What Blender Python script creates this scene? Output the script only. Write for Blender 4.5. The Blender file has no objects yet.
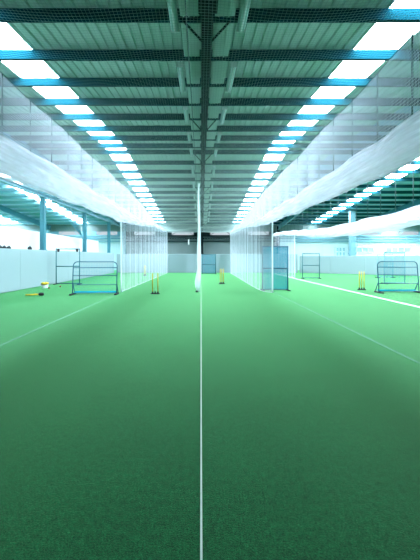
import bpy, math, random
from mathutils import Vector
random.seed(7)
C = bpy.context.scene.collection
S = bpy.context.scene
pi = math.pi

# ------------------------------------------------------------------ materials
def principled(name, col, rough=0.6, metal=0.0, spec=0.4):
    m = bpy.data.materials.new(name); m.use_nodes = True
    b = m.node_tree.nodes['Principled BSDF']
    b.inputs['Base Color'].default_value = (*col, 1)
    b.inputs['Roughness'].default_value = rough
    b.inputs['Metallic'].default_value = metal
    b.inputs['Specular IOR Level'].default_value = spec
    return m

def noisy(name, c1, c2, scale=8.0, rough=0.6, metal=0.0, bump=0.0, detail=4.0, spec=0.4):
    m = principled(name, c1, rough, metal, spec)
    nt = m.node_tree; N = nt.nodes; L = nt.links; b = N['Principled BSDF']
    tc = N.new('ShaderNodeTexCoord'); no = N.new('ShaderNodeTexNoise')
    no.inputs['Scale'].default_value = scale; no.inputs['Detail'].default_value = detail
    mx = N.new('ShaderNodeMix'); mx.data_type = 'RGBA'
    mx.inputs['A'].default_value = (*c1, 1); mx.inputs['B'].default_value = (*c2, 1)
    L.new(tc.outputs['Object'], no.inputs['Vector'])
    L.new(no.outputs['Fac'], mx.inputs['Factor'])
    L.new(mx.outputs['Result'], b.inputs['Base Color'])
    if bump:
        bp = N.new('ShaderNodeBump'); bp.inputs['Strength'].default_value = bump; bp.inputs['Distance'].default_value = 0.01
        L.new(no.outputs['Fac'], bp.inputs['Height']); L.new(bp.outputs['Normal'], b.inputs['Normal'])
    return m

def turf_mat():
    m = principled('turf', (0.03, 0.2, 0.09), 0.75, 0, 0.10)
    nt = m.node_tree; N = nt.nodes; L = nt.links; b = N['Principled BSDF']
    tc = N.new('ShaderNodeTexCoord')
    fine = N.new('ShaderNodeTexNoise'); fine.inputs['Scale'].default_value = 105; fine.inputs['Detail'].default_value = 5; fine.inputs['Roughness'].default_value = 0.8
    wide = N.new('ShaderNodeTexNoise'); wide.inputs['Scale'].default_value = 1.3; wide.inputs['Detail'].default_value = 5
    L.new(tc.outputs['Object'], fine.inputs['Vector']); L.new(tc.outputs['Object'], wide.inputs['Vector'])
    r1 = N.new('ShaderNodeValToRGB')
    r1.color_ramp.elements[0].position = 0.40; r1.color_ramp.elements[0].color = (*TURF_LO, 1)
    r1.color_ramp.elements[1].position = 0.62; r1.color_ramp.elements[1].color = (*TURF_HI, 1)
    L.new(fine.outputs['Fac'], r1.inputs['Fac'])
    r2 = N.new('ShaderNodeMapRange'); r2.inputs['From Min'].default_value = 0.3; r2.inputs['From Max'].default_value = 0.7
    r2.inputs['To Min'].default_value = 0.86; r2.inputs['To Max'].default_value = 1.1
    L.new(wide.outputs['Fac'], r2.inputs['Value'])
    mid = N.new('ShaderNodeTexNoise'); mid.inputs['Scale'].default_value = 26; mid.inputs['Detail'].default_value = 6; mid.inputs['Roughness'].default_value = 0.75
    L.new(tc.outputs['Object'], mid.inputs['Vector'])
    r3 = N.new('ShaderNodeMapRange'); r3.inputs['From Min'].default_value = 0.35; r3.inputs['From Max'].default_value = 0.65
    r3.inputs['To Min'].default_value = 0.66; r3.inputs['To Max'].default_value = 1.34
    L.new(mid.outputs['Fac'], r3.inputs['Value'])
    pr = N.new('ShaderNodeMath'); pr.operation = 'MULTIPLY'
    L.new(r2.outputs['Result'], pr.inputs[0]); L.new(r3.outputs['Result'], pr.inputs[1])
    mul = N.new('ShaderNodeVectorMath'); mul.operation = 'SCALE'
    L.new(r1.outputs['Color'], mul.inputs[0]); L.new(pr.outputs['Value'], mul.inputs['Scale'])
    L.new(mul.outputs['Vector'], b.inputs['Base Color'])
    bp = N.new('ShaderNodeBump'); bp.inputs['Strength'].default_value = 0.5; bp.inputs['Distance'].default_value = 0.012
    L.new(fine.outputs['Fac'], bp.inputs['Height']); L.new(bp.outputs['Normal'], b.inputs['Normal'])
    b.inputs['Sheen Weight'].default_value = SHEEN
    b.inputs['Sheen Roughness'].default_value = 0.3
    b.inputs['Sheen Tint'].default_value = (0.36, 1.0, 0.40, 1)
    return m

def emit(name, col, strength):
    m = bpy.data.materials.new(name); m.use_nodes = True
    nt = m.node_tree; nt.nodes.clear()
    o = nt.nodes.new('ShaderNodeOutputMaterial'); e = nt.nodes.new('ShaderNodeEmission')
    e.inputs['Color'].default_value = (*col, 1); e.inputs['Strength'].default_value = strength
    nt.links.new(e.outputs[0], o.inputs[0])
    return m

def twine(name, col, transl=0.5):
    m = bpy.data.materials.new(name); m.use_nodes = True
    nt = m.node_tree; nt.nodes.clear()
    o = nt.nodes.new('ShaderNodeOutputMaterial')
    d = nt.nodes.new('ShaderNodeBsdfDiffuse'); t = nt.nodes.new('ShaderNodeBsdfTranslucent')
    x = nt.nodes.new('ShaderNodeMixShader')
    d.inputs['Color'].default_value = (*col, 1); t.inputs['Color'].default_value = (*col, 1)
    x.inputs[0].default_value = transl
    nt.links.new(d.outputs[0], x.inputs[1]); nt.links.new(t.outputs[0], x.inputs[2]); nt.links.new(x.outputs[0], o.inputs[0])
    return m

def sheer(name, col, opac, scale=60):
    """gathered netting: translucent cloth with gaps between the twines"""
    m = twine(name, col, 0.5)
    nt = m.node_tree; N = nt.nodes; L = nt.links
    o = [n for n in N if n.type == 'OUTPUT_MATERIAL'][0]; mx = [n for n in N if n.type == 'MIX_SHADER'][0]
    tr = N.new('ShaderNodeBsdfTransparent'); m2 = N.new('ShaderNodeMixShader')
    tc = N.new('ShaderNodeTexCoord'); mp = N.new('ShaderNodeMapping'); no = N.new('ShaderNodeTexNoise')
    mp.inputs['Scale'].default_value = (1, 0.12, 1.6)
    no.inputs['Scale'].default_value = 7; no.inputs['Detail'].default_value = 3
    L.new(tc.outputs['Object'], mp.inputs['Vector']); L.new(mp.outputs['Vector'], no.inputs['Vector'])
    r = N.new('ShaderNodeMapRange'); r.inputs['From Min'].default_value = 0.35; r.inputs['From Max'].default_value = 0.68
    r.inputs['To Min'].default_value = max(0, opac - 0.2); r.inputs['To Max'].default_value = min(1, opac + 0.2)
    L.new(no.outputs['Fac'], r.inputs['Value']); L.new(r.outputs['Result'], m2.inputs[0])
    L.new(tr.outputs[0], m2.inputs[1]); L.new(mx.outputs[0], m2.inputs[2]); L.new(m2.outputs[0], o.inputs[0])
    return m

# tunables
TURF_LO = (0.002, 0.042, 0.015)
TURF_HI = (0.009, 0.175, 0.055)
SHEEN = 1.0
SKY_E = 22.0
SKY_COL = (0.80, 0.92, 1.0)

M = {}
M['turf'] = turf_mat()
M['sheet'] = noisy('roof_sheet', (0.64, 0.79, 0.74), (0.55, 0.72, 0.67), 1.2, 0.55)
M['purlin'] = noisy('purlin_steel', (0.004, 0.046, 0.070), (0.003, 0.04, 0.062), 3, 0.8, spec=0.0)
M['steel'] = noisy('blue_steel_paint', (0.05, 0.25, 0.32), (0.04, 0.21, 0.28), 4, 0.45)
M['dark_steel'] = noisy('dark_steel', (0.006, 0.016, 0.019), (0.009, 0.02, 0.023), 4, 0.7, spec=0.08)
M['skylight'] = emit('skylight_sheet', SKY_COL, SKY_E)
M['clerestory'] = emit('clerestory_pane', SKY_COL, 0.4)
M['white_wall'] = noisy('white_wall', (0.83, 0.88, 0.88), (0.78, 0.84, 0.85), 1.0, 0.8)
M['pad'] = noisy('white_vinyl', (0.34, 0.46, 0.50), (0.31, 0.43, 0.47), 0.7, 0.5, bump=0.05)
M['grey_clad'] = noisy('grey_cladding', (0.18, 0.25, 0.26), (0.15, 0.21, 0.22), 1.0, 0.7)
M['pale_clad'] = noisy('pale_cladding', (0.55, 0.74, 0.78), (0.50, 0.69, 0.73), 1.0, 0.7)
M['line'] = noisy('white_line_paint', (0.75, 0.85, 0.8), (0.55, 0.7, 0.62), 60, 0.8)
M['faint_line'] = noisy('worn_line_paint', (0.18, 0.40, 0.27), (0.03, 0.19, 0.09), 9, 0.9)
M['net'] = twine('white_twine', (0.86, 0.89, 0.95))
M['net_grey'] = twine('grey_green_twine', (0.42, 0.56, 0.55), 0.35)
M['net_gather'] = sheer('gathered_white_net', (0.87, 0.89, 0.96), 0.5)
M['net_bunch'] = twine('bunched_white_net', (0.88, 0.94, 0.95))
M['batten'] = noisy('batten_enamel', (0.55, 0.75, 0.72), (0.5, 0.7, 0.68), 3, 0.4)
M['tube'] = principled('lamp_tube', (0.8, 0.88, 0.86), 0.3)
M['frame_blue'] = noisy('blue_tube_paint', (0.02, 0.15, 0.24), (0.015, 0.1, 0.18), 6, 0.4)
M['frame_teal'] = noisy('teal_tube_paint', (0.03, 0.17, 0.20), (0.02, 0.13, 0.16), 6, 0.4)
M['blue_net'] = twine('blue_twine', (0.003, 0.36, 0.50), 0.4)
M['rubber'] = principled('black_rubber', (0.012, 0.014, 0.016), 0.7)
M['yellow'] = noisy('yellow_plastic', (0.88, 0.66, 0.05), (0.82, 0.6, 0.04), 9, 0.45)
M['white_plastic'] = principled('white_plastic', (0.8, 0.84, 0.84), 0.4)
M['red'] = principled('red_leather', (0.35, 0.03, 0.02), 0.45)
M['ball_yellow'] = noisy('ball_felt', (0.75, 0.6, 0.06), (0.65, 0.5, 0.04), 30, 0.9)
M['dark_cloth'] = noisy('dark_cloth', (0.02, 0.03, 0.035), (0.04, 0.05, 0.06), 20, 0.9)
M['rope'] = principled('dark_cable', (0.06, 0.14, 0.16), 0.6)
M['glass'] = principled('window_glass', (0.22, 0.46, 0.54), 0.2)
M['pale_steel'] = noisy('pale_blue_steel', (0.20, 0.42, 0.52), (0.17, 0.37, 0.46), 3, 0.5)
M['purlin_lit'] = noisy('lit_purlin_steel', (0.012, 0.075, 0.105), (0.010, 0.065, 0.092), 3, 0.8, spec=0.0)  # right-side purlin copy, lightened in colour in place of light
M['sheet_lit'] = noisy('lit_roof_sheet', (0.60, 0.72, 0.92), (0.53, 0.66, 0.86), 1.2, 0.55)  # side-bay copy of the roof sheet, brightness put into its colour

# ------------------------------------------------------------------ mesh helper
class MB:
    def __init__(s): s.v = []; s.f = []; s.sm = []
    def quad(s, a, b, c, d, sm=False):
        n = len(s.v); s.v += [tuple(a), tuple(b), tuple(c), tuple(d)]; s.f.append((n, n+1, n+2, n+3)); s.sm.append(sm)
    def box(s, x0, x1, y0, y1, z0, z1):
        n = len(s.v)
        s.v += [(x0,y0,z0),(x1,y0,z0),(x1,y1,z0),(x0,y1,z0),(x0,y0,z1),(x1,y0,z1),(x1,y1,z1),(x0,y1,z1)]
        for f in ((0,3,2,1),(4,5,6,7),(0,1,5,4),(1,2,6,5),(2,3,7,6),(3,0,4,7)):
            s.f.append(tuple(n+i for i in f)); s.sm.append(False)
    def bevbox(s, x0, x1, y0, y1, z0, z1, b):
        """box with chamfered vertical and top edges"""
        def ring(z, i):
            return [(x0+i+b,y0+i,z),(x1-i-b,y0+i,z),(x1-i,y0+i+b,z),(x1-i,y1-i-b,z),(x1-i-b,y1-i,z),(x0+i+b,y1-i,z),(x0+i,y1-i-b,z),(x0+i,y0+i+b,z)]
        s.loft([ring(z0, 0), ring(z1-b, 0), ring(z1, b)])
    def loft(s, rings, sm=False, cap=True, closed=True):
        n = len(s.v); k = len(rings[0])
        for r in rings: s.v += [tuple(p) for p in r]
        for i in range(len(rings)-1):
            for j in range(k if closed else k-1):
                a = n+i*k+j; b = n+i*k+(j+1) % k
                s.f.append((a, b, b+k, a+k)); s.sm.append(sm)
        if cap and closed:
            s.f.append(tuple(n+j for j in reversed(range(k)))); s.sm.append(False)
            s.f.append(tuple(n+(len(rings)-1)*k+j for j in range(k))); s.sm.append(False)
    def tube(s, pts, r, n=8, sm=True, cap=True, rad=None):
        P = [Vector(p) for p in pts]; rings = []; up = None
        for i, p in enumerate(P):
            t = (P[min(i+1, len(P)-1)] - P[max(i-1, 0)])
            if t.length < 1e-9: t = Vector((0,0,1))
            t.normalize()
            if up is None: up = Vector((0,0,1)) if abs(t.z) < 0.9 else Vector((1,0,0))
            a = t.cross(up)
            if a.length < 1e-6: a = t.cross(Vector((0,1,0)))
            a.normalize(); b = a.cross(t); up = b
            rr = rad[i] if rad else r
            rings.append([p + a*math.cos(2*pi*j/n)*rr + b*math.sin(2*pi*j/n)*rr for j in range(n)])
        s.loft(rings, sm, cap)
    def lathe(s, prof, c=(0,0,0), n=16, sm=True):
        s.loft([[(c[0]+r*math.cos(2*pi*j/n), c[1]+r*math.sin(2*pi*j/n), c[2]+z) for j in range(n)] for r, z in prof], sm)
    def grid(s, fn, nu, nv, sm=True):
        n = len(s.v)
        for i in range(nu+1):
            for j in range(nv+1): s.v.append(tuple(fn(i/nu, j/nv)))
        for i in range(nu):
            for j in range(nv):
                a = n+i*(nv+1)+j
                s.f.append((a, a+1, a+nv+2, a+nv+1)); s.sm.append(sm)
    def strands(s, fn, us, vs, nu, nv, r):
        """twine net on a surface fn(u,v): one thin triangular cord per listed u and per listed v"""
        for u in us: s.cord([fn(u, j/nv) for j in range(nv+1)], r)
        for v in vs: s.cord([fn(i/nu, v) for i in range(nu+1)], r)
    def cord(s, pts, r):
        P = [Vector(p) for p in pts]; n0 = len(s.v)
        t = P[-1]-P[0]; t.normalize()
        up = Vector((0,0,1)) if abs(t.z) < 0.8 else Vector((0.3,1,0))
        a = t.cross(up).normalized(); b = a.cross(t)
        o = [b*r, (-b*0.5+a*0.866)*r, (-b*0.5-a*0.866)*r]
        for p in P:
            for q in o: s.v.append(tuple(p+q))
        for i in range(len(P)-1):
            for j in range(3):
                A = n0+i*3+j; B = n0+i*3+(j+1) % 3
                s.f.append((A, B, B+3, A+3)); s.sm.append(False)
    def build(s, name, mat, parent=None, loc=None):
        me = bpy.data.meshes.new(name); me.from_pydata(s.v, [], s.f)
        me.polygons.foreach_set('use_smooth', s.sm); me.materials.append(mat); me.update()
        o = bpy.data.objects.new(name, me); C.objects.link(o)
        if parent: o.parent = parent
        if loc: o.location = loc
        return o

def tag(o, label, cat, group=None):
    o['label'] = label; o['category'] = cat; o['kind'] = 'thing'
    if group: o['group'] = group
    return o
def thing(name, label, cat, loc, rz=0, group=None):
    o = bpy.data.objects.new(name, None); C.objects.link(o)
    o.empty_display_size = 0.1
    o.location = loc; o.rotation_euler = (0, 0, rz)
    return tag(o, label, cat, group)
def struct(mb, name, mat, parent=None):
    o = mb.build(name, mat, parent); o['kind'] = 'structure'; return o
def dup(root, loc, rz=None, label=None, group=None):
    r = root.copy(); C.objects.link(r); r.location = loc
    if rz is not None: r.rotation_euler = (0, 0, rz)
    if label: r['label'] = label
    if group: r['group'] = group
    for ch in list(root.children):
        c = ch.copy(); C.objects.link(c); c.parent = r
        for g in list(ch.children):
            d = g.copy(); C.objects.link(d); d.parent = c
    return r

# ------------------------------------------------------------------ place
XL, XR = -24.0, 32.0
YF, YR, YB = -3.6, 15.2, 34.0
CAM = 1.4
SL = 0.0984
def roof(y): return CAM + (3.8 + SL*y if y < YR else 3.8 + SL*YR - SL*(y-YR))
BAYS = [-23.9 + 8*k for k in range(7)]               # rafter lines, one at x = 0.1
SKY = []                                             # skylight strips between rafters
for b in range(-3, 4): SKY.append((-4.62+8*b if b else -4.62, -3.65+8*b))
SKY = sorted(set(SKY) | {(3.29+8*b, 4.24+8*b) for b in range(0, 4)})
SKY = [s for s in SKY if s[0] > XL and s[1] < XR]
# remove duplicates that overlap
cl = []
for s in SKY:
    if not cl or s[0] > cl[-1][1] + 1: cl.append(s)
SKY = [(a-0.9, b+0.9) if (a > 17 or b < -17) else (a, b) for a, b in cl]  # outermost strips, mostly unseen, widened to add light in the side bays

# floor
m = MB(); m.box(XL, XR, YF, YB, -0.12, 0.0); struct(m, 'floor', M['turf'])
# painted lane lines on the turf
m = MB(); m.box(-3.19, -3.155, YF+.1, 28.2, 0, 0.004); struct(m, 'trim_1', M['faint_line'])
m = MB(); m.box(-0.004, 0.007, YF+.1, 28.2, 0, 0.004); struct(m, 'trim_2', M['line'])
m = MB(); m.box(2.86, 2.895, YF+.1, 28.2, 0, 0.004); struct(m, 'trim_3', M['faint_line'])
m = MB(); m.box(6.03, 6.15, YF+.1, 27.0, 0, 0.005); struct(m, 'trim_4', M['line'])

# roof sheets with trapezoid ribs, left open where the skylight sheets sit
SKY_NEAR = 5.2  # strips closed off before this, out of view, to keep the near floor darker
def sheet(mb, x0, x1, y0, y1, th=0.0):
    pts = [x0]
    k = math.ceil((x0+0.02)/0.2)
    prof = [(x0, 0)]
    while k*0.2 + 0.08 < x1:
        c = k*0.2
        if c-0.0 > x0+0.005: prof += [(c, 0), (c+0.01, 0.055), (c+0.06, 0.055), (c+0.07, 0)]
        k += 1
    prof.append((x1, 0))
    for (xa, za), (xb, zb) in zip(prof[:-1], prof[1:]):
        mb.quad((xa, y0, roof(y0)+za), (xa, y1, roof(y1)+za), (xb, y1, roof(y1)+zb), (xb, y0, roof(y0)+zb))
edges = [XL] + [e for s in SKY for e in s] + [XR]
for side, slo, shi in ((0, XL, -8.0), (1, -8.0, 6.5), (2, 6.5, XR)):
    m = MB()
    for i in range(0, len(edges), 2):
        xa, xb = edges[i], edges[i+1]
        lo, hi = max(xa, slo), min(xb, shi)
        if hi - lo > 0.1:
            sheet(m, lo, hi, YF, YR); sheet(m, lo, hi, YR, YB)
    for s in SKY:
        if slo <= s[0] < shi: sheet(m, s[0], s[1], YF, SKY_NEAR)
    struct(m, 'ceiling', M['sheet' if side == 1 else 'sheet_lit'])
for i, s in enumerate(SKY):
    m = MB(); sheet(m, s[0], s[1], SKY_NEAR, YR); sheet(m, s[0], s[1], YR, YB-0.4)
    struct(m, 'window_%d' % (i+1), M['skylight'])
    m = MB(); sheet(m, s[0], s[1], YB-0.4, YB); struct(m, 'ceiling_strip', M['sheet'])

# purlins: C sections across the whole roof
ys = [5.58 + 1.313*n for n in range(-6, 8)]
ys = [y for y in ys if y < YR-0.1] + [YR+0.45+1.313*n for n in range(0, 14)]
for y in ys:
    z = roof(y) - 0.01
    h = 0.2; w = 0.075; t = 0.006
    for xa, xb, mt in ((XL, -8, 'pale_steel'), (-8, 6.5, 'purlin'), (6.5, XR, 'purlin_lit')):  # side-bay purlins use lighter copies, light put into the colour
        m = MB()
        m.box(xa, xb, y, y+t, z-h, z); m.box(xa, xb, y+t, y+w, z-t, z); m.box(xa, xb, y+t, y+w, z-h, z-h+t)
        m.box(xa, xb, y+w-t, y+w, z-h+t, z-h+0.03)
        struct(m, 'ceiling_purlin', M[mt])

# rafters: I sections following both slopes
def sloped(mb, x0, x1, y0, y1, d0, d1):
    a = [(x0,y0,roof(y0)-d0),(x1,y0,roof(y0)-d0),(x1,y0,roof(y0)-d1),(x0,y0,roof(y0)-d1)]
    b = [(x0,y1,roof(y1)-d0),(x1,y1,roof(y1)-d0),(x1,y1,roof(y1)-d1),(x0,y1,roof(y1)-d1)]
    mb.loft([b, a])
for x in BAYS:
    centre = abs(x-0.1) < 0.01
    for ya, yb in ((YF, YR-0.001), (YR+0.001, YB-0.1)):
        m = MB(); d = 0.42
        sloped(m, x-0.006, x+0.006, ya, yb, 0.18, 0.22+d)
        sloped(m, x-0.09, x+0.09, ya, yb, 0.166, 0.18)
        sloped(m, x-0.09, x+0.09, ya, yb, 0.22+d-0.015, 0.22+d)
        if centre:
            for j, y in enumerate(ys):
                if ya < y < yb and j % 4 == 2:
                    for sgn in (-1, 1):
                        m.tube([(x+sgn*0.07, y, roof(y)-0.6), (x+sgn*0.42, y+0.03, roof(y)-0.2)], 0.02, 4, sm=False)
            if ya < 0:   # bolted splice
                sloped(m, x-0.14, x+0.14, 3.9, 4.75, 0.62, 0.66)
                sloped(m, x-0.14, x+0.14, 3.9, 4.75, 0.2, 0.24)
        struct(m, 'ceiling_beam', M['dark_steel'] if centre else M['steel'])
# flat lining panels slung under the purlins either side of the centre beam
allp = sorted(ys)
m = MB()
for ya, yb in zip(allp[:-1], allp[1:]):
    if ya < YR < yb or yb < 1: continue
    for xa, xb in ((-0.36, -0.03), (0.24, 0.58)):
        sloped(m, xa, xb, ya+0.13, yb-0.06, 0.17, 0.19)
        k = 0
        while xa + 0.05 + k*0.09 < xb - 0.03:
            xx = xa + 0.05 + k*0.09
            sloped(m, xx, xx+0.02, ya+0.13, yb-0.06, 0.19, 0.205); k += 1
struct(m, 'ceiling_panel', M['sheet'])

# columns on the x = -8 line, the far gable and two on the right
def column(x, y, h, w=0.11):
    m = MB()
    m.box(x-w, x+w, y-w, y-w+0.012, 0, h); m.box(x-w, x+w, y+w-0.012, y+w, 0, h); m.box(x-0.006, x+0.006, y-w, y+w, 0, h)
    m.box(x-w, x-w+0.01, y-w, y+w, 0, h); m.box(x+w-0.01, x+w, y-w, y+w, 0, h)
    m.box(x-w-0.04, x+w+0.04, y-w-0.04, y+w+0.04, 1.62, 1.78)
    m.box(x-w-0.05, x+w+0.05, y-w-0.05, y+w+0.05, h-0.02, h)
    return m
for y in (4.6, 10.4, 16.2, 22.0, 27.8, 33.5):
    struct(column(-8.0, y, 4.42), 'trim_column', M['steel'])
m = MB(); m.box(-8.09, -7.91, YF+0.1, 33.8, 4.42, 4.45); m.box(-8.005, -7.995, YF+0.1, 33.8, 4.45, 4.56); m.box(-8.09, -7.91, YF+0.1, 33.8, 4.56, 4.59)
struct(m, 'ceiling_beam', M['pale_steel'])
for x in (-16, 0.1, 8.1, 16, 24):
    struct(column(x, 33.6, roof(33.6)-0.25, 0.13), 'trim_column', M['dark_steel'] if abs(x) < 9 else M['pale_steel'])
# diagonal rods bracing the second column bay
m = MB()
for k in range(6):
    m.tube([(-8.0, 21.6, 2.75), (-8.0, 17.2+0.55*k, 4.4)], 0.018, 6)
struct(m, 'trim_brace', M['steel'])

# ---- walls
m = MB(); m.box(XL-0.2, XL, YF-.2, YB+.2, -0.12, 6.9); struct(m, 'wall_left', M['pale_clad'])
m = MB(); m.box(XR, XR+0.2, YF-.2, YB+.2, -0.12, 6.9); struct(m, 'wall_right', M['pale_clad'])
m = MB(); m.box(XL, XR, YF-0.2, YF, -0.12, 5.2); struct(m, 'wall_front', M['pale_clad'])
# white partition behind the padding on the left
m = MB(); m.box(-8.62, -8.5, YF, 26.5, 0, 2.72); struct(m, 'wall_left', M['white_wall'])
# back wall: grey cladding with vertical ribs in the middle, pale at both sides, clerestory band on top
def clad(x0, x1, z0, z1, mat, name):
    m = MB(); m.box(x0, x1, YB, YB+0.2, z0, z1)
    x = x0 + 0.1
    while x < x1 - 0.1:
        m.box(x, x+0.05, YB-0.03, YB, z0, z1); x += 0.3
    struct(m, name, mat)
clad(-8, 8.1, -0.12, 3.72, M['grey_clad'], 'wall_back')
clad(XL, -8, -0.12, 3.72, M['pale_clad'], 'wall_back')
clad(8.1, XR, -0.12, 3.72, M['pale_clad'], 'wall_back')
m = MB(); m.box(XL, XR, YB, YB+0.2, 4.1, 5.1); struct(m, 'wall_back', M['grey_clad'])
x = XL; n = 20
bays = [-24, -16, -12, -8, -4, 0.1, 4.1, 8.1, 12, 16, 20, 24, 28, 32]
for xa, xb in zip(bays[:-1], bays[1:]):
    m = MB(); m.box(xa+0.9, xb-0.9, YB+0.02, YB+0.06, 3.72, 4.1)
    o = struct(m, 'window_%d' % n, M['clerestory']); n += 1
    f = MB()
    f.box(xa-0.0, xa+0.9, YB-0.02, YB+0.1, 3.72, 4.1); f.box(xb-0.9, xb, YB-0.02, YB+0.1, 3.72, 4.1)
    f.tube([(xa+0.95, YB-0.06, 3.75), (xa+1.4, YB-0.06, 4.08)], 0.03, 4, sm=False)
    f.tube([(xb-0.95, YB-0.06, 3.75), (xb-1.4, YB-0.06, 4.08)], 0.03, 4, sm=False)
    struct(f, 'window_frame', M['dark_steel' if -8.1 < (xa+xb)/2 < 8.2 else 'pale_steel'], o)
# girts on the back wall
for xa, xb, mt in ((XL, -8, 'pale_steel'), (-8, 8.1, 'dark_steel'), (8.1, XR, 'pale_steel')):  # outer girts paler: haze on the right put into their colour
    m = MB(); m.box(xa, xb, YB-0.22, YB-0.03, 3.28, 3.45); struct(m, 'trim_girt', M[mt])
    m = MB(); m.box(xa, xb, YB-0.2, YB-0.03, 3.02, 3.12); struct(m, 'trim_girt', M[mt])
    m = MB(); m.box(xa, xb, YB-0.24, YB-0.03, 3.56, 3.72); struct(m, 'trim_girt', M[mt])
# small bolts along the girt, white
m = MB()
for k in range(60):
    m.box(-8+k*0.27, -8+k*0.27+0.1, YB-0.25, YB-0.22, 3.31, 3.36)
struct(m, 'trim_bolts', M['pad'])

# white vinyl padding round the lanes
def pad_wall(x0, y0, x1, y1, h, th=0.16, panel=2.4, name='wall_padding'):
    a = Vector((x0, y0, 0)); b = Vector((x1, y1, 0)); d = b-a; L = d.length; d.normalize(); nrm = Vector((-d.y, d.x, 0))
    n = max(1, round(L/panel)); m = MB()
    for i in range(n):
        p = a + d*(L*i/n+0.006); q = a + d*(L*(i+1)/n-0.006)
        bb = 0.02
        def ring(z, k):
            pp = p + d*k; qq = q - d*k
            return [pp-nrm*(th-k)*0 + nrm*k, qq+nrm*k, qq+nrm*(th-k), pp+nrm*(th-k)]
        rings = [[Vector((v.x, v.y, z)) for v in ring(z, k)] for z, k in ((0.0, bb), (bb, 0), (h-bb, 0), (h, bb))]
        m.loft(rings)
    return struct(m, name, M['pad'])
pad_wall(-7.68, YF+0.05, -7.68, 28.3, 1.74, name='wall_padding_left')
pad_wall(-7.5, 28.45, 8.6, 28.45, 1.66, name='wall_padding_back')
pad_wall(8.7, 28.3, 17.5, 22.6, 1.5, name='wall_padding_right')
pad_wall(17.6, 22.6, 31.8, 22.6, 1.5, name='wall_padding_right')
# windows in the far right wall
def far_window(n, x0, x1, z0, z1, rows, cols):
    g = MB(); g.box(x0, x1, YB-0.045, YB-0.035, z0, z1); o = struct(g, 'window_%d' % n, M['glass'])
    f = MB(); t = 0.05
    for i in range(cols+1):
        xx = x0+(x1-x0)*i/cols; f.box(xx-t, xx+t, YB-0.08, YB-0.03, z0-t, z1+t)
    for i in range(rows+1):
        zz = z0+(z1-z0)*i/rows; f.box(x0-t, x1+t, YB-0.08, YB-0.03, zz-t, zz+t)
    struct(f, 'window_frame', M['pale_clad'], o)
far_window(40, 14.3, 15.3, 1.5, 2.42, 2, 3)
far_window(41, 16.5, 18.3, 1.9, 2.4, 1, 3)
far_window(42, 19.6, 22.2, 1.9, 2.4, 1, 4)
far_window(43, 23.4, 25.5, 1.9, 2.4, 1, 3)
struct(column(12.8, 27.1, roof(27.1)-0.25, 0.2), 'trim_column', M['pale_steel'])  # far column paled, haze put into its colour

# ------------------------------------------------------------------ fluorescent battens
ORD = ['nearest', 'second', 'third', 'fourth', 'fifth', 'sixth', 'seventh', 'eighth', 'ninth', 'tenth', 'eleventh', 'twelfth']
def batten(label, x, yc, group):
    t = thing('batten_light', label, 'light', (x, yc, roof(yc)-0.42), 0, group)
    m = MB(); L = 0.64
    prof = [(-0.07, 0.06), (0.07, 0.06), (0.07, 0.02), (0.045, -0.025), (-0.045, -0.025), (-0.07, 0.02)]
    m.loft([[(px, -L, pz) for px, pz in prof], [(px, L, pz) for px, pz in prof]])
    hs = m.build('housing', M['batten'], t)
    for e in (-1, 1):
        m = MB(); m.box(-0.074, 0.074, e*L-0.012, e*L+0.012, -0.03, 0.064); m.build('end_cap', M['white_plastic'], hs)
    m = MB(); m.tube([(0, -L+0.03, -0.035), (0, L-0.03, -0.035)], 0.016, 8); m.build('lamp_tube', M['tube'], t)
    for yy in (-0.4, 0.4):
        m = MB(); m.tube([(0, yy, 0.055), (0, yy, 0.2)], 0.008, 6); m.build('hanger', M['rope'], t)
    s = math.atan(SL) * (1 if yc < YR else -1)
    t.rotation_euler = (s, 0, 0)
    return t
BY = [4.9 + 2.5*k for k in range(11)]
for side, x in (('left', -0.45), ('right', 0.69)):
    proto = None
    for k, y in enumerate(BY):
        lab = '%s white batten light in the row along the %s of the dark centre roof beam' % (ORD[k] if k < 10 else 'farthest', side)
        g = 'batten lights along the %s of the centre beam' % side
        if proto is None: proto = batten(lab, x, y, g)
        else:
            o = dup(proto, (x, y, roof(y)-0.42), None, lab, g)
            o.rotation_euler = (math.atan(SL)*(1 if y < YR else -1), 0, 0)

# pendant near the back wall
t = thing('pendant_light', 'small white pendant hanging before the dark grey back wall', 'light', (-1.16, 30.0, 2.55))
m = MB(); m.lathe([(0.015, 0.5), (0.045, 0.48), (0.06, 0.1), (0.07, 0.0), (0.015, 0.0)]); m.build('shade', M['white_plastic'], t)
m = MB(); m.tube([(0, 0, 0.5), (0, 0, roof(30.0)-2.58)], 0.012, 6); m.build('cord', M['rope'], t)

# ------------------------------------------------------------------ nets
XNL, XNR = -3.2, 2.84
Y0N, YSP, YE = 2.2, 12.75, 28.2
def smooth(a, b, x):
    t = min(1, max(0, (x-a)/(b-a))); return t*t*(3-2*t)
def ceil_h(x, y):
    h = CAM + 2.95 - 0.75*smooth(14, 28, y)
    u = (x-XNL)/(XNR-XNL)
    h -= 0.10*(math.sin(pi*u*2)**2) + 0.03*math.sin(y*1.9+x)
    return h
t = thing('ceiling_net', 'grey square mesh net stretched under the roof over the two middle lanes', 'net', (0, 0, 0))
P = 0.045
nx = round((XNR-XNL)/P); ny = round((YE-Y0N)/P)
m = MB()
fn = lambda u, v: (XNL+(XNR-XNL)*u, Y0N+(YE-Y0N)*v, ceil_h(XNL+(XNR-XNL)*u, Y0N+(YE-Y0N)*v))
m.strands(fn, [i/nx for i in range(nx+1)], [j/ny for j in range(ny+1)], 16, 40, 0.0019)
m.build('mesh', M['net_grey'], t)
for x in (XNL, (XNL+XNR)/2, XNR):
    m = MB(); m.tube([(x, Y0N+(YE-Y0N)*k/40, ceil_h(x, Y0N+(YE-Y0N)*k/40)+0.006) for k in range(41)], 0.008, 6); m.build('support_cable', M['rope'], t)

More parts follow.
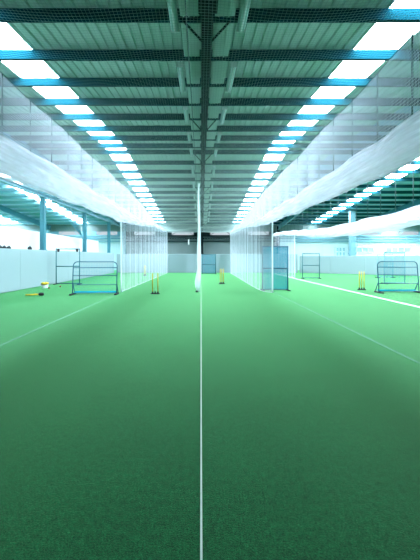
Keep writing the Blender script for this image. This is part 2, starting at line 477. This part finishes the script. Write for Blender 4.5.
# bundles of gathered netting along the lane edges
def gathered(xf, y0, y1, bot, top, name, label, seed, mesh=True, upto=None):
    rnd = random.Random(seed)
    ph = [rnd.uniform(0, 6.3) for _ in range(8)]
    t = thing(name, label, 'net', (0, 0, 0))
    nseg = 160
    for layer in range(2):
        m = MB()
        def fn(u, v, layer=layer):
            y = y0+(y1-y0)*u
            b, tp = bot(y), top(y)
            a = v*2*pi
            zc = (b+tp)/2; hh = (tp-b)/2 * (1-0.18*layer)
            wob = 0.06*math.sin(y*1.7+ph[layer]) + 0.04*math.sin(y*4.1+ph[layer+3])
            w = 0.16*(1-0.2*layer)
            rz = 1 + 0.05*math.sin(3*a+y*0.9+ph[layer]) + 0.03*math.sin(7*a-y*0.7+ph[layer+2])
            return (xf + w*math.cos(a)*rz*(1.25-0.5*(math.sin(a)*0.5+0.5)) + wob*0.5, y, zc + hh*math.sin(a)*rz + 0.02*math.sin(y*2.6+ph[1]))
        m.grid(fn, nseg, 28)
        m.build('gathered_fold', M['net_gather'], t)
    if upto:
      if mesh:
        m = MB()
        def fs(u, v):
            y = y0+(y1-y0)*u
            za = top(y)-0.05; zb = upto(y)
            return (xf + 0.012*math.sin(y*5+ph[0])*(1-v) + 0.02*math.sin(pi*v)*(1 if xf < 0 else -1), y, za+(zb-za)*v)
        nn = round((y1-y0)/0.03)
        m.strands(fs, [i/nn for i in range(nn+1)], [j/26 for j in range(27)], 80, 6, 0.0032)
        m.build('mesh', M['net'], t)
      y = y0+0.4
      while y < y1:
            m = MB(); m.tube([(xf, y, top(y)-0.1), (xf, y, upto(y)+0.0)], 0.011, 6); m.build('dropper', M['rope'], t); y += 0.85
    return t
botn = lambda y: CAM + 1.29 + 0.10*smooth(3, 12, y) + 0.95*smooth(11, 28, y)
topn = lambda y: CAM + 2.04 + 0.25*smooth(16, 28, y) - 0.05
gathered(XNL, Y0N, YE-0.4, botn, topn, 'gathered_net', 'long swag of white netting gathered up along the left edge of the left lane', 3, upto=lambda y: ceil_h(XNL, y))
gathered(XNR, Y0N, YE-0.4, lambda y: botn(y)-0.04, lambda y: topn(y)-0.14, 'gathered_net', 'long swag of white netting gathered up along the right edge of the right lane', 5, upto=lambda y: ceil_h(XNR, y))
bot2 = lambda y: CAM + 0.95 - 0.10*math.sin(pi*smooth(3, 27, y)) + 0.75*smooth(12, 27, y)
top2 = lambda y: CAM + 1.50 - 0.08*math.sin(pi*smooth(3, 27, y)) + 0.5*smooth(14, 27, y)
up2 = lambda y: CAM + 2.95 - 0.35*smooth(14, 27, y)
gathered(6.2, 3.0, 27.0, bot2, top2, 'gathered_net', 'outer sagging swag of white netting above the broad white floor line', 9, mesh=False, upto=up2)

# drop curtains at the far half of the lanes
def curtain(name, label, path, zt, n_v, folds, seed, amp=0.022, pitch=0.05):
    t = thing(name, label, 'net', (0, 0, 0))
    P = [Vector((p[0], p[1], 0)) for p in path]
    acc = [0]
    for a, b in zip(P[:-1], P[1:]): acc.append(acc[-1]+(b-a).length)
    L = acc[-1]
    def at(u):
        s = u*L
        for i in range(len(P)-1):
            if s <= acc[i+1] or i == len(P)-2:
                d = (P[i+1]-P[i]).normalized(); return P[i]+d*(s-acc[i]), Vector((d.y, -d.x, 0))
    def fn(u, v):
        p, nr = at(u)
        k = amp*(0.35+0.65*(1-v))*(math.sin(u*folds*2*pi+seed)+0.5*math.sin(u*folds*4.7*pi+2*seed))
        top = zt(p.y); 
        q = p + nr*k
        return (q.x, q.y, 0.006 + (top-0.006)*v)
    n = round(L/pitch); nv = round(2.9/0.055)
    m = MB(); m.strands(fn, [i/n for i in range(n+1)], [j/nv for j in range(nv+1)], max(60, int(L*8)), 8, 0.0024)
    m.build('mesh', M['net'], t)
    m = MB(); m.tube([fn(i/120, 0.0) for i in range(121)], 0.014, 6); m.build('hem_rope', M['net_bunch'], t)
    m = MB(); m.tube([fn(0.0, j/10) for j in range(11)], 0.03, 6); m.build('edge_rope', M['net_bunch'], t)
    return t, fn
topc = lambda y: min(ceil_h(XNL, y)-0.02, botn(y)+0.15)
curtain('net_curtain', 'white net curtain hanging down the left side of the left lane', [(XNL, YSP), (-3.12, 18), (-2.95, YE)], topc, 0, 13, 1.0)
curtain('net_curtain', 'white net curtain hanging down the right lane side, by the tall teal frame',
        [(2.8, 12.55), (2.62, 12.8), (2.48, 13.5), (2.46, 15), (2.5, 20), (2.55, YE)], topc, 0, 13, 2.2)
tdiv, fdiv = curtain('net_divider', 'white net divider hung edge-on between the two middle lanes, bunched at its near end', [(-0.1, 12.85), (-0.08, 18), (-0.04, YE)], lambda y: ceil_h(0, y)-0.03, 0, 17, 0.4, 0.035)
m = MB()
pts = []; rad = []
for k in range(25):
    z = 0.05 + (ceil_h(0, 12.8)-0.1)*k/24
    pts.append((-0.13+0.012*math.sin(z*3) - 0.05*math.exp(-((z-0.4)/0.3)**2) + 0.03*z/3, 12.72, z))
    rad.append(0.035 + 0.055*math.exp(-((z-0.42)/0.3)**2) + 0.004*math.sin(k*2.1))
rad[0] = 0.02
m.tube(pts, 0.05, 10, rad=rad); m.build('bunched_end', M['net_bunch'], tdiv)
m = MB(); m.lathe([(0.03, 0), (0.05, 0.01), (0.05, 0.06), (0.02, 0.07)], (-0.17, 12.7, 0.0), 10); m.build('weight', M['rubber'], tdiv)
# net seen across the outer right lane
curtain('net_curtain', 'faint white net curtain far along the broad white floor line', [(6.3, 21.5), (6.2, 27)], lambda y: bot2(y)+0.2, 0, 6, 3.1, 0.04, 0.06)

# ------------------------------------------------------------------ frames
def rect_frame(name, label, loc, rz, w, h, mat, net_pitch, r=0.02, mid=0.52, netr=0.0022, clips=False):
    t = thing(name, label, 'frame', loc, rz, None)
    for x in (0, w):
        m = MB(); m.tube([(x, 0, 0.0), (x, 0, h)], r, 8); m.build('post', mat, t)
    for z, nm in ((h-r, 'top_rail'), (h*mid, 'middle_rail'), (0.05, 'bottom_rail')):
        m = MB(); m.tube([(0, 0, z), (w, 0, z)], r*0.9, 8); m.build(nm, mat, t)
    for x in (0, w):
        m = MB(); m.bevbox(x-0.035, x+0.035, -0.28, 0.28, 0, 0.04, 0.01); m.build('foot', M['rubber'], t)
    if net_pitch:
        m = MB(); n = round(w/net_pitch); k = round((h-0.05)/net_pitch)
        f = lambda u, v: (w*u, 0.03*math.sin(pi*u)*math.sin(pi*v), 0.05+(h-0.07)*v)
        m.strands(f, [i/n for i in range(1, n)], [j/k for j in range(1, k)], 6, 6, netr); m.build('netting', M['blue_net'], t)
    if clips:
        for x in (0.12, w-0.12):
            m = MB(); m.lathe([(0.02, -0.12), (0.06, -0.09), (0.07, 0), (0.03, 0.05)], (x, -0.02, h-0.06), 10); m.build('hook_pad', M['rubber'], t)
    return t
rect_frame('training_frame', 'tall dark upright rectangular frame standing against the white padding on the left', (-7.42, 16.4, 0), 0.0, 1.2, 1.84, M['frame_teal'], 0.0, 0.028, 0.5, clips=True)
rect_frame('training_frame', 'tall teal frame with blue netting, half behind the right lane net', (2.56, 13.35, 0), 0.05, 1.08, 1.86, M['frame_blue'], 0.032, 0.026, 0.5, 0.009)
rect_frame('training_frame', 'teal netted frame standing against the white back padding beside the net divider', (0.1, 26.6, 0), 0, 1.12, 1.64, M['frame_teal'], 0.04, 0.03, 0.48, 0.007)
rect_frame('training_frame', 'open thin frame standing alone in the outer right lane beyond the white line', (6.6, 20.8, 0), 0, 1.1, 1.64, M['frame_teal'], 0.0, 0.026, 0.52)
rect_frame('training_frame', 'pale blue netted frame directly behind the right low barrier', (9.62, 16.8, 0), 0, 1.08, 1.68, M['pale_steel'], 0.045, 0.024, 0.5, 0.002)
rect_frame('training_frame', 'farther thin frame seen behind and left of the pale blue netted frame', (11.9, 21.6, 0), 0, 1.05, 1.6, M['pale_steel'], 0.06, 0.022, 0.5, 0.002)

def barrier(label, loc, rz, w, h=1.22):
    t = thing('rebound_barrier', label, 'barrier', loc, rz, 'low blue barriers')
    mat = M['frame_blue']; r = 0.019; c = 0.16
    m = MB()
    arc = [(c-c*math.cos(a), 0.12-0.12*0, h-c+c*math.sin(a)) for a in [k*pi/2/6 for k in range(7)]]
    pts = [(0.0, 0.0, 0.03), (0.0, 0.05, h*0.5), ] + [(x, 0.10, z) for x, y, z in arc] + [(w-x, 0.10, z) for x, y, z in reversed(arc)] + [(w, 0.05, h*0.5), (w, 0.0, 0.03)]
    m.tube(pts, r, 10); m.build('hoop', mat, t)
    for z in (1.0, 0.7, 0.36):
        m = MB(); m.tube([(0.0, 0.10*z/h, z), (w, 0.10*z/h, z)], r*0.75, 8); m.build('rail', mat, t)
    m = MB(); m.tube([(0, 0, 0.06), (w, 0, 0.06)], r*0.8, 8); m.build('bottom_rail', mat, t)
    for x in (0, w):
        m = MB(); m.bevbox(x-0.045, x+0.045, -0.28, 0.28, 0, 0.05, 0.015); m.build('foot', M['rubber'], t)
        m = MB(); m.tube([(x, 0.26, 0.04), (x, 0.04, 0.42)], 0.016, 8); m.build('stay', mat, t)
    m = MB(); f = lambda u, v: (w*u, 0.10*v + 0.05*math.sin(pi*v), 0.06+(h-0.08)*v)
    n = round(w/0.06); k = 20
    m.strands(f, [i/n for i in range(1, n)], [j/k for j in range(1, k)], 4, 8, 0.0022); m.build('netting', M['blue_net'], t)
    m = MB(); m.grid(lambda u, v: (0.03+(w-0.06)*u, 0.02+0.2*v, 0.06+0.05*v*v), 8, 4); m.build('catch_panel', M['blue_net'], t)
    return t
barrier('low blue tube barrier with curved corners standing on the turf left of the left lane', (-4.78, 11.9, 0), 0.06, 1.62)
barrier('low blue tube barrier with curved corners at the right edge, before two taller frames', (6.95, 12.5, 0), 0.03, 1.60)

# ------------------------------------------------------------------ stumps
def stumps(name, label, loc, rz, xs, group='yellow stump sets'):
    t = thing(name, label, 'stumps', loc, rz, group)
    m = MB(); m.bevbox(-0.17, 0.17, -0.055, 0.055, 0, 0.035, 0.012); base = m.build('base', M['rubber'], t)
    for x in (-0.1, 0, 0.1):
        m = MB(); m.lathe([(0.032, 0.03), (0.032, 0.06), (0.026, 0.07), (0.026, 0.08), (0.03, 0.09), (0.024, 0.10)], (x, 0, 0), 10); m.build('spring_socket', M['rubber'], base)
    for x in xs:
        m = MB(); m.lathe([(0.019, 0.09), (0.019, 0.74), (0.0185, 0.745), (0.0165, 0.75), (0.0165, 0.758), (0.0185, 0.763), (0.015, 0.785), (0.004, 0.79)], (x, 0, 0), 12); m.build('stump', M['yellow'], t)
    return t
stumps('cricket_stumps', 'yellow stumps with a gap between two, at the left lane beside its net', (-1.73, 12.1, 0), 0, (-0.1, 0.1))
stumps('cricket_stumps', 'three yellow stumps close together in the right middle lane', (1.08, 16.6, 0), 0.5, (-0.1, 0, 0.1))
stumps('cricket_stumps', 'three yellow stumps beyond the broad white line, beside the right low barrier', (6.83, 13.6, 0), 0, (-0.1, 0, 0.1))
stumps('cricket_stumps', 'faint yellow stumps seen through the left lane net', (-4.2, 24.0, 0), 1.2, (-0.1, 0, 0.1))
# fallen one
t = thing('fallen_stump', 'single yellow stump lying on the turf with its black base', 'stump', (-6.3, 11.5, 0.0), 0.05)
m = MB(); m.tube([(0, 0, 0.035), (0.46, 0, 0.055)], 0.03, 10); m.build('stump', M['yellow'], t)
m = MB(); m.tube([(0.46, 0, 0.062), (0.5, 0, 0.062), (0.6, 0, 0.062), (0.63, 0, 0.062)], 0.06, 10, rad=[0.04, 0.06, 0.06, 0.04]); m.build('base', M['rubber'], t)

# bucket of balls
t = thing('ball_bucket', 'white bucket with a yellow rim band standing against the padding on the left', 'bucket', (-7.02, 14.4, 0))
m = MB(); m.lathe([(0.12, 0), (0.125, 0.01), (0.145, 0.2), (0.13, 0.2), (0.11, 0.02)], (0, 0, 0), 20); m.build('pail', M['white_plastic'], t)
m = MB(); m.lathe([(0.146, 0.17), (0.156, 0.172), (0.158, 0.25), (0.148, 0.255), (0.135, 0.25), (0.135, 0.19)], (0, 0, 0), 20); rim = m.build('rim_band', M['yellow'], t)
m = MB(); m.tube([(-0.155, -0.02, 0.2), (-0.12, -0.12, 0.17), (0, -0.165, 0.155), (0.12, -0.12, 0.17), (0.155, -0.02, 0.2)], 0.008, 6); m.build('handle', M['dark_steel'], rim)
def ball(name, label, loc, r, mat, group):
    m = MB(); m.lathe([(0.004, -r*0.999)] + [(r*math.cos(a), r*math.sin(a)) for a in [(-80+20*k)*pi/180 for k in range(9)]] + [(0.004, r*0.999)], (0, 0, 0), 14)
    o = m.build(name, mat, None, loc); tag(o, label, 'ball', group); return o
for k, (dx, dy, dz, w) in enumerate(((-0.06, -0.04, 0.235, 'left'), (0.06, -0.04, 0.235, 'right'), (0.0, 0.07, 0.24, 'back'))):
    ball('tennis_ball', 'yellow ball heaped in the white bucket, %s of the three' % {'left': 'leftmost', 'right': 'rightmost', 'back': 'rear one'}[w], (-7.02+dx, 14.4+dy, dz), 0.045, M['ball_yellow'], 'balls in the bucket')
ball('cricket_ball', 'red ball on the turf just right of the white bucket', (-6.72, 14.15, 0.036), 0.036, M['red'], 'loose red balls')
ball('cricket_ball', 'red ball on the turf at the foot of the tall dark frame', (-6.55, 14.9, 0.036), 0.036, M['red'], 'loose red balls')

# unreadable dark marks above the left padding; bags made up to stand for them
def dark_item(name, label, loc, w, d, h, cat, group=None):
    t = thing(name, label, cat, loc, 0, group)
    m = MB()
    m.loft([[(w*s*math.cos(2*pi*j/12), d*s*math.sin(2*pi*j/12), z*h) for j in range(12)] for s, z in ((0.45, 0), (0.5, 0.15), (0.47, 0.6), (0.33, 0.95), (0.1, 1.0))], True)
    m.build('body', M['dark_cloth'], t)
    m = MB(); m.tube([(-w*0.25, 0, h*0.9), (-w*0.1, 0, h*1.25), (w*0.1, 0, h*1.25), (w*0.25, 0, h*0.9)], 0.012, 6); m.build('strap', M['dark_cloth'], t)
    return t
for k, (y, l, w) in enumerate(((12.35, 'first', .16), (12.62, 'second', .14), (12.92, 'third', .15))):
    dark_item('ledge_item', '%s of three small dark items in a row on top of the left padding' % {'first': 'leftmost', 'second': 'middle', 'third': 'rightmost'}[l], (-7.76, y, 1.74), w, w*1.4, 0.09, 'item', 'row of small dark items on the padding')
dark_item('ledge_item', 'dark bag alone on the padding top, left of the blue column', (-7.76, 14.5, 1.74), 0.16, 0.26, 0.13, 'item')

# ------------------------------------------------------------------ camera, world, exposure
cam = bpy.data.cameras.new('camera'); co = bpy.data.objects.new('camera', cam); C.objects.link(co)
co.location = (0, 0, CAM); co.rotation_euler = (pi/2, 0, 0)
cam.sensor_fit = 'VERTICAL'; cam.sensor_height = 36; cam.lens = 36*320/560
cam.shift_x = 9/560; cam.shift_y = -23/560; cam.clip_start = 0.05; cam.clip_end = 200
S.camera = co
w = bpy.data.worlds.new('world'); S.world = w; w.use_nodes = True
bg = w.node_tree.nodes['Background']; bg.inputs[0].default_value = (0.8, 0.95, 1, 1); bg.inputs[1].default_value = 1.0
vs = S.view_settings; vs.view_transform = 'Standard'; vs.look = 'None'; vs.gamma = 1.0; vs.use_curve_mapping = False
vs.exposure = 0.9
S.cycles.max_bounces = 10; S.cycles.diffuse_bounces = 6; S.cycles.transparent_max_bounces = 24
